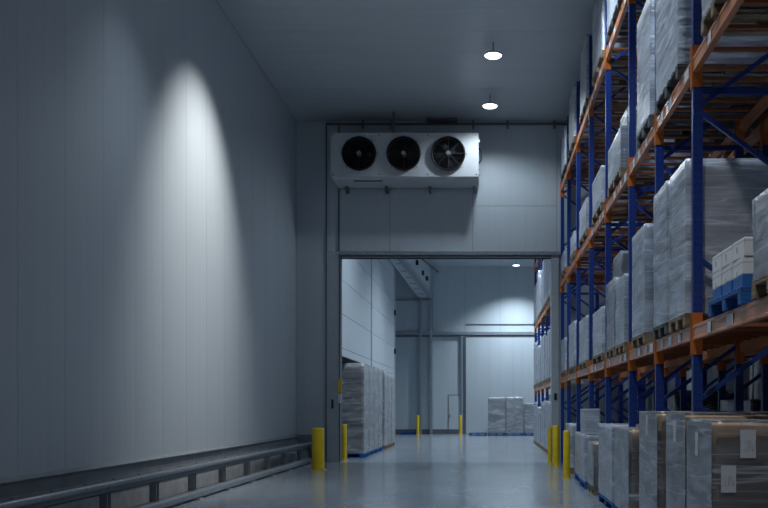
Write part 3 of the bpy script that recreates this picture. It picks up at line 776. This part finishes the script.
for lname, lz, items in LEV:
    n = len(items)
    for i, (y0, y1, zt, pm_, cm, fm, nx, ny, nz) in enumerate(items):
        det = y0 < 17.5
        z0 = lz + 0.0005
        pallet(XFL, y0, z0, 1.2, y1 - y0, pm_, '%s pallet on the %s orange beam of the aisle rack, %s there' % (PN[pm_], lname, nth(i, n)), 'pallets on the aisle rack', det)
        load(XFL + 0.02, y0 + 0.01, z0 + PH, 1.16, y1 - y0 - 0.02, zt - z0 - PH, cm, fm,
             'film-wrapped stack of %s cartons on the %s beam of the aisle rack, %s there' % (CNAME[cm], lname, nth(i, n)), 'wrapped loads on the aisle rack', nx, ny, nz, det)

# upper boxes standing on shorter loads
load(2.2, 14.35, 3.74, 0.6, 0.9, 0.42, 'cgrey', 'filmc', 'small wrapped grey box pile on top of a load, lowest beam', 'wrapped loads on the aisle rack', 1, 2, 2, name='wrapped_boxes')
load(2.25, 15.9, 3.43, 0.5, 0.55, 0.46, 'cgrey', 'filmc', 'single wrapped grey box on top of a load, lowest beam, farther one', 'wrapped loads on the aisle rack', 1, 1, 2, name='wrapped_boxes')
load(2.2, 13.7, 5.99, 0.7, 0.7, 0.30, 'cwhite', 'filmc', 'loosely wrapped carton on top of a load, middle beam', 'wrapped loads on the aisle rack', 2, 2, 1, name='wrapped_boxes')

# --- blue pallet with small white boxes
bz = LV[0] + 0.0005
pallet(XFL, 7.14, bz, 1.2, 1.06, 'bluewood', 'blue painted pallet under loose white boxes, lowest beam', 'pallets on the aisle rack')
def small_box(x, y, z, sx, sy, sz, label, blue=False, mark=False):
    t = empty('white_box', (x + sx / 2, y + sy / 2, z), label, 'box', 'white boxes on the blue pallet')
    t.rotation_euler.z = math.sin(x * 31 + y * 57 + z * 13) * 0.03
    if blue:
        o = bpy.data.objects.new('sleeve', mesh_box(sx, sy, sz * 0.42, 'bluebox', 0.006)); o.location = (0, 0, sz * 0.21); link(o, t)
        o = bpy.data.objects.new('body', mesh_box(sx, sy, sz * 0.58, 'cpure', 0.006)); o.location = (0, 0, sz * 0.71); link(o, t)
    else:
        o = bpy.data.objects.new('body', mesh_box(sx, sy, sz, 'cpure', 0.008)); o.location = (0, 0, sz / 2); link(o, t)
    o = bpy.data.objects.new('lid_seam', mesh_box(sx + 0.002, sy + 0.002, 0.006, 'cgrey')); o.location = (0, 0, sz * 0.82); link(o, t)
    if mark:
        o = bpy.data.objects.new('printed_mark', mesh_box(0.045, 0.002, 0.035, 'green')); o.location = (sx * 0.18, -sy / 2 - 0.001, sz * 0.62); link(o, t)
    o = bpy.data.objects.new('printed_mark', mesh_box(0.002, 0.03, 0.05, 'cgrey')); o.location = (-sx / 2 - 0.001, sy * 0.1, sz * 0.5); link(o, t)
    o = bpy.data.objects.new('printed_mark', mesh_box(0.03, 0.002, 0.05, 'cgrey')); o.location = (sx * 0.28, -sy / 2 - 0.001, sz * 0.45); link(o, t)
zz = bz + PH + 0.001
for lay, h in enumerate((0.25, 0.16)):
    for k in range(3):
        for c in range(2):
            small_box(XFL + 0.03 + c * 0.46, 7.17 + k * 0.34, zz, 0.43, 0.315, h - 0.002,
                      'small white box %s, %s in %s row on the blue pallet' % ('with blue base' if lay == 0 else 'of the top layer', ['front', 'centre', 'rear'][k], 'inner' if c else 'aisle side'), blue=(lay == 0), mark=(lay == 1 and k == 0 and c == 0))
    zz += h

# --- floor loads in front of and below the aisle rack: (x0, y0, y1, top z, pallet, carton, film, nx, ny, nz, depth)
FL = [
 (1.80, 6.98, 7.90, 1.49, 'wood', 'ctan', 'filmc', 2, 1, 4, 1.2),
 (1.80, 7.91, 8.80, 1.545, 'wood', 'ctan', 'filmc', 2, 1, 4, 1.2),
 (1.80, 9.22, 10.35, 1.55, 'wood', 'ctan', 'filmc', 2, 2, 4, 1.2),
 (1.88, 11.58, 12.90, 1.30, 'bluewood', 'ctan', 'filmc', 2, 2, 4, 1.2),
 (1.90, 13.27, 14.95, 1.32, 'bluewood', 'cwhite', 'film', 2, 3, 3, 1.2),
 (1.93, 15.82, 16.75, 0.95, 'wood', 'ctan', 'filmc', 2, 2, 2, 1.2),
 (1.90, 17.05, 18.08, 1.05, 'bluewood', 'cwhite', 'film', 2, 2, 2, 1.2),
 (1.95, 18.35, 19.50, 1.05, 'bluewood', 'cwhite', 'film', 2, 2, 2, 1.2),
 (1.98, 20.95, 22.10, 1.20, 'wood', 'cwhite', 'film', 2, 2, 2, 1.2),
]
for i, (x0, y0, y1, zt, pm_, cm, fm, nx, ny, nz, D) in enumerate(FL):
    pallet(x0, y0, 0.0005, D, y1 - y0, pm_, '%s pallet on the floor under the aisle rack, %s there' % (PN[pm_], nth(i, len(FL))), 'pallets on the floor')
    labs = ()
    if i == 0: labs = (('end', 0.27, 1.16, 0.125, 0.225), ('end', 0.115, 0.88, 0.12, 0.215), ('side', 0.5, 1.14, 0.10, 0.2))
    if i == 1: labs = (('side', 0.45, 1.22, 0.12, 0.2),)
    if i == 2: labs = (('side', 0.6, 1.25, 0.1, 0.22),)
    if i == 3: labs = (('end', 0.25, 0.98, 0.16, 0.18), ('end', 0.3, 0.7, 0.14, 0.12))
    load(x0 + 0.01, y0 + 0.01, PH + 0.001, D - 0.02, y1 - y0 - 0.02, zt - PH, cm, fm, 'film-wrapped stack of %s cartons on the floor by the aisle rack, %s there' % (CNAME[cm], nth(i, len(FL))), 'wrapped loads on the floor', nx, ny, nz, labels=labs)
load(1.93, 17.3, 1.062, 0.3, 0.7, 0.50, 'cgrey', 'film', 'tall narrow wrapped box standing on a floor load beside the rack', 'wrapped loads on the floor', 1, 1, 2, name='wrapped_boxes')

# --- rack behind: a few loads between the frames, cartons coloured as if in shade
BL = [(2, 9.3, 10.7, 6.5), (0, 11.3, 12.8, 1.7), (0, 15.9, 17.6, 1.9), (1, 9.3, 10.7, 4.1), (1, 11.3, 12.7, 3.9), (1, 13.4, 15.0, 4.2), (1, 15.9, 17.6, 3.8), (2, 11.3, 12.7, 6.6), (2, 13.4, 15.0, 6.4), (2, 15.9, 17.6, 6.6), (2, 18.4, 20.0, 6.2)]  # first load is added unseen, to block light from the rear beams
cnt = {0: 0, 1: 0, 2: 0}
for lv, y0, y1, zt in BL:
    z0 = 0.0005 if lv == 0 else LV[lv - 1] + 0.0005
    w = ['the floor', 'the lowest beam', 'the middle beam'][lv]; k = cnt[lv]; cnt[lv] += 1
    pallet(3.40, y0, z0, 1.2, y1 - y0, 'wood', 'wooden pallet on %s of the shaded rear rack, %s there' % (w, nth(k, (2, 4, 5)[lv])), 'pallets in the rear rack', False)
    load(3.42, y0 + 0.01, z0 + PH, 1.16, y1 - y0 - 0.02, zt - z0 - PH, 'cshaded', 'filmc', 'wrapped load coloured as shaded on %s of the rear rack, %s there' % (w, nth(k, (2, 4, 5)[lv])), 'wrapped loads in the rear rack', 2, 3, 4, False)

# --- loads in the distant rack
rng = random.Random(5)
names = ['the floor', 'the lowest beam', 'the middle beam']
for lv in range(3):
    z0 = 0.0005 if lv == 0 else LV[lv - 1] + 0.0005
    k = 0
    for bay in range(5):
        for q in range(2):
            y0 = YC[bay] + 0.12 + q * 1.16; L_ = 1.08
            H = (1.5 if lv == 0 else 1.65) + rng.uniform(-0.25, 0.2)
            pallet(2.07, y0, z0, 1.2, L_, 'wood', 'wooden pallet on %s of the distant rack, %s there' % (names[lv], nth(k, 10)), 'pallets in the distant rack', False)
            load(2.09, y0 + 0.01, z0 + PH, 1.16, L_ - 0.02, H, ['cwhite', 'cgrey'][(bay + q) % 2], 'film', 'wrapped load on %s of the distant rack, %s there' % (names[lv], nth(k, 10)), 'wrapped loads in the distant rack', 2, 2, 4, False)
            k += 1

# --- stacks on the left beyond the doorway
ST = [(27.50, 28.68, 2.98, 'bluewood'), (28.74, 29.92, 2.98, 'bluewood'), (29.98, 31.16, 2.98, 'bluewood'), (31.20, 32.38, 2.97, 'bluewood'), (33.0, 34.18, 2.95, 'wood'), (34.24, 35.42, 2.95, 'wood'), (35.5, 36.68, 2.95, 'wood')]
for i, (y0, y1, zt, pm_) in enumerate(ST):
    pallet(-5.06, y0, 0.0005, 1.2, y1 - y0, pm_, '%s pallet under tall grey stack left of the doorway aisle, %s there' % (PN[pm_], nth(i, 7)), 'pallets under the tall stacks')
    load(-5.05, y0 + 0.01, PH + 0.001, 1.18, y1 - y0 - 0.02, zt - PH, 'cgrey', 'filmg', 'tall grey film-wrapped stack in the recess beyond the doorway, %s there' % nth(i, 7), 'tall wrapped stacks beyond the doorway', 2, 2, 6)

# --- pallets and stacks along the far wall
k = 48.8 / F
for i, (u0, u1, vt) in enumerate(((397, 416, None), (469, 487, None), (488, 505.5, 397), (505.9, 523.2, 397), (524.2, 541, 403))):
    x0, x1 = (u0 - CX) * k, (u1 - CX) * k
    w = ['left of the sliding door posts', 'empty one beside the pale stacks', 'under the left pale stack', 'under the middle pale stack', 'under the low pale stack'][i]
    y0 = 50.6 if i == 0 else 48.8
    pallet(x0, y0, 0.0005, x1 - x0, 1.2, 'bluewood', 'blue pallet against the far wall, %s' % w, 'blue pallets by the far wall', False)
    if vt:
        zt = 1.6 + (CY - vt) * k
        load(x0 + 0.01, y0 + 0.02, PH + 0.001, x1 - x0 - 0.02, 1.16, zt - PH, 'cgrey', 'filmg', ['left pale wrapped stack at the far wall', 'middle pale wrapped stack at the far wall', 'shorter pale wrapped stack at the far wall beside the distant rack'][i - 2], 'pale stacks at the far wall', 2, 2, 5, False)
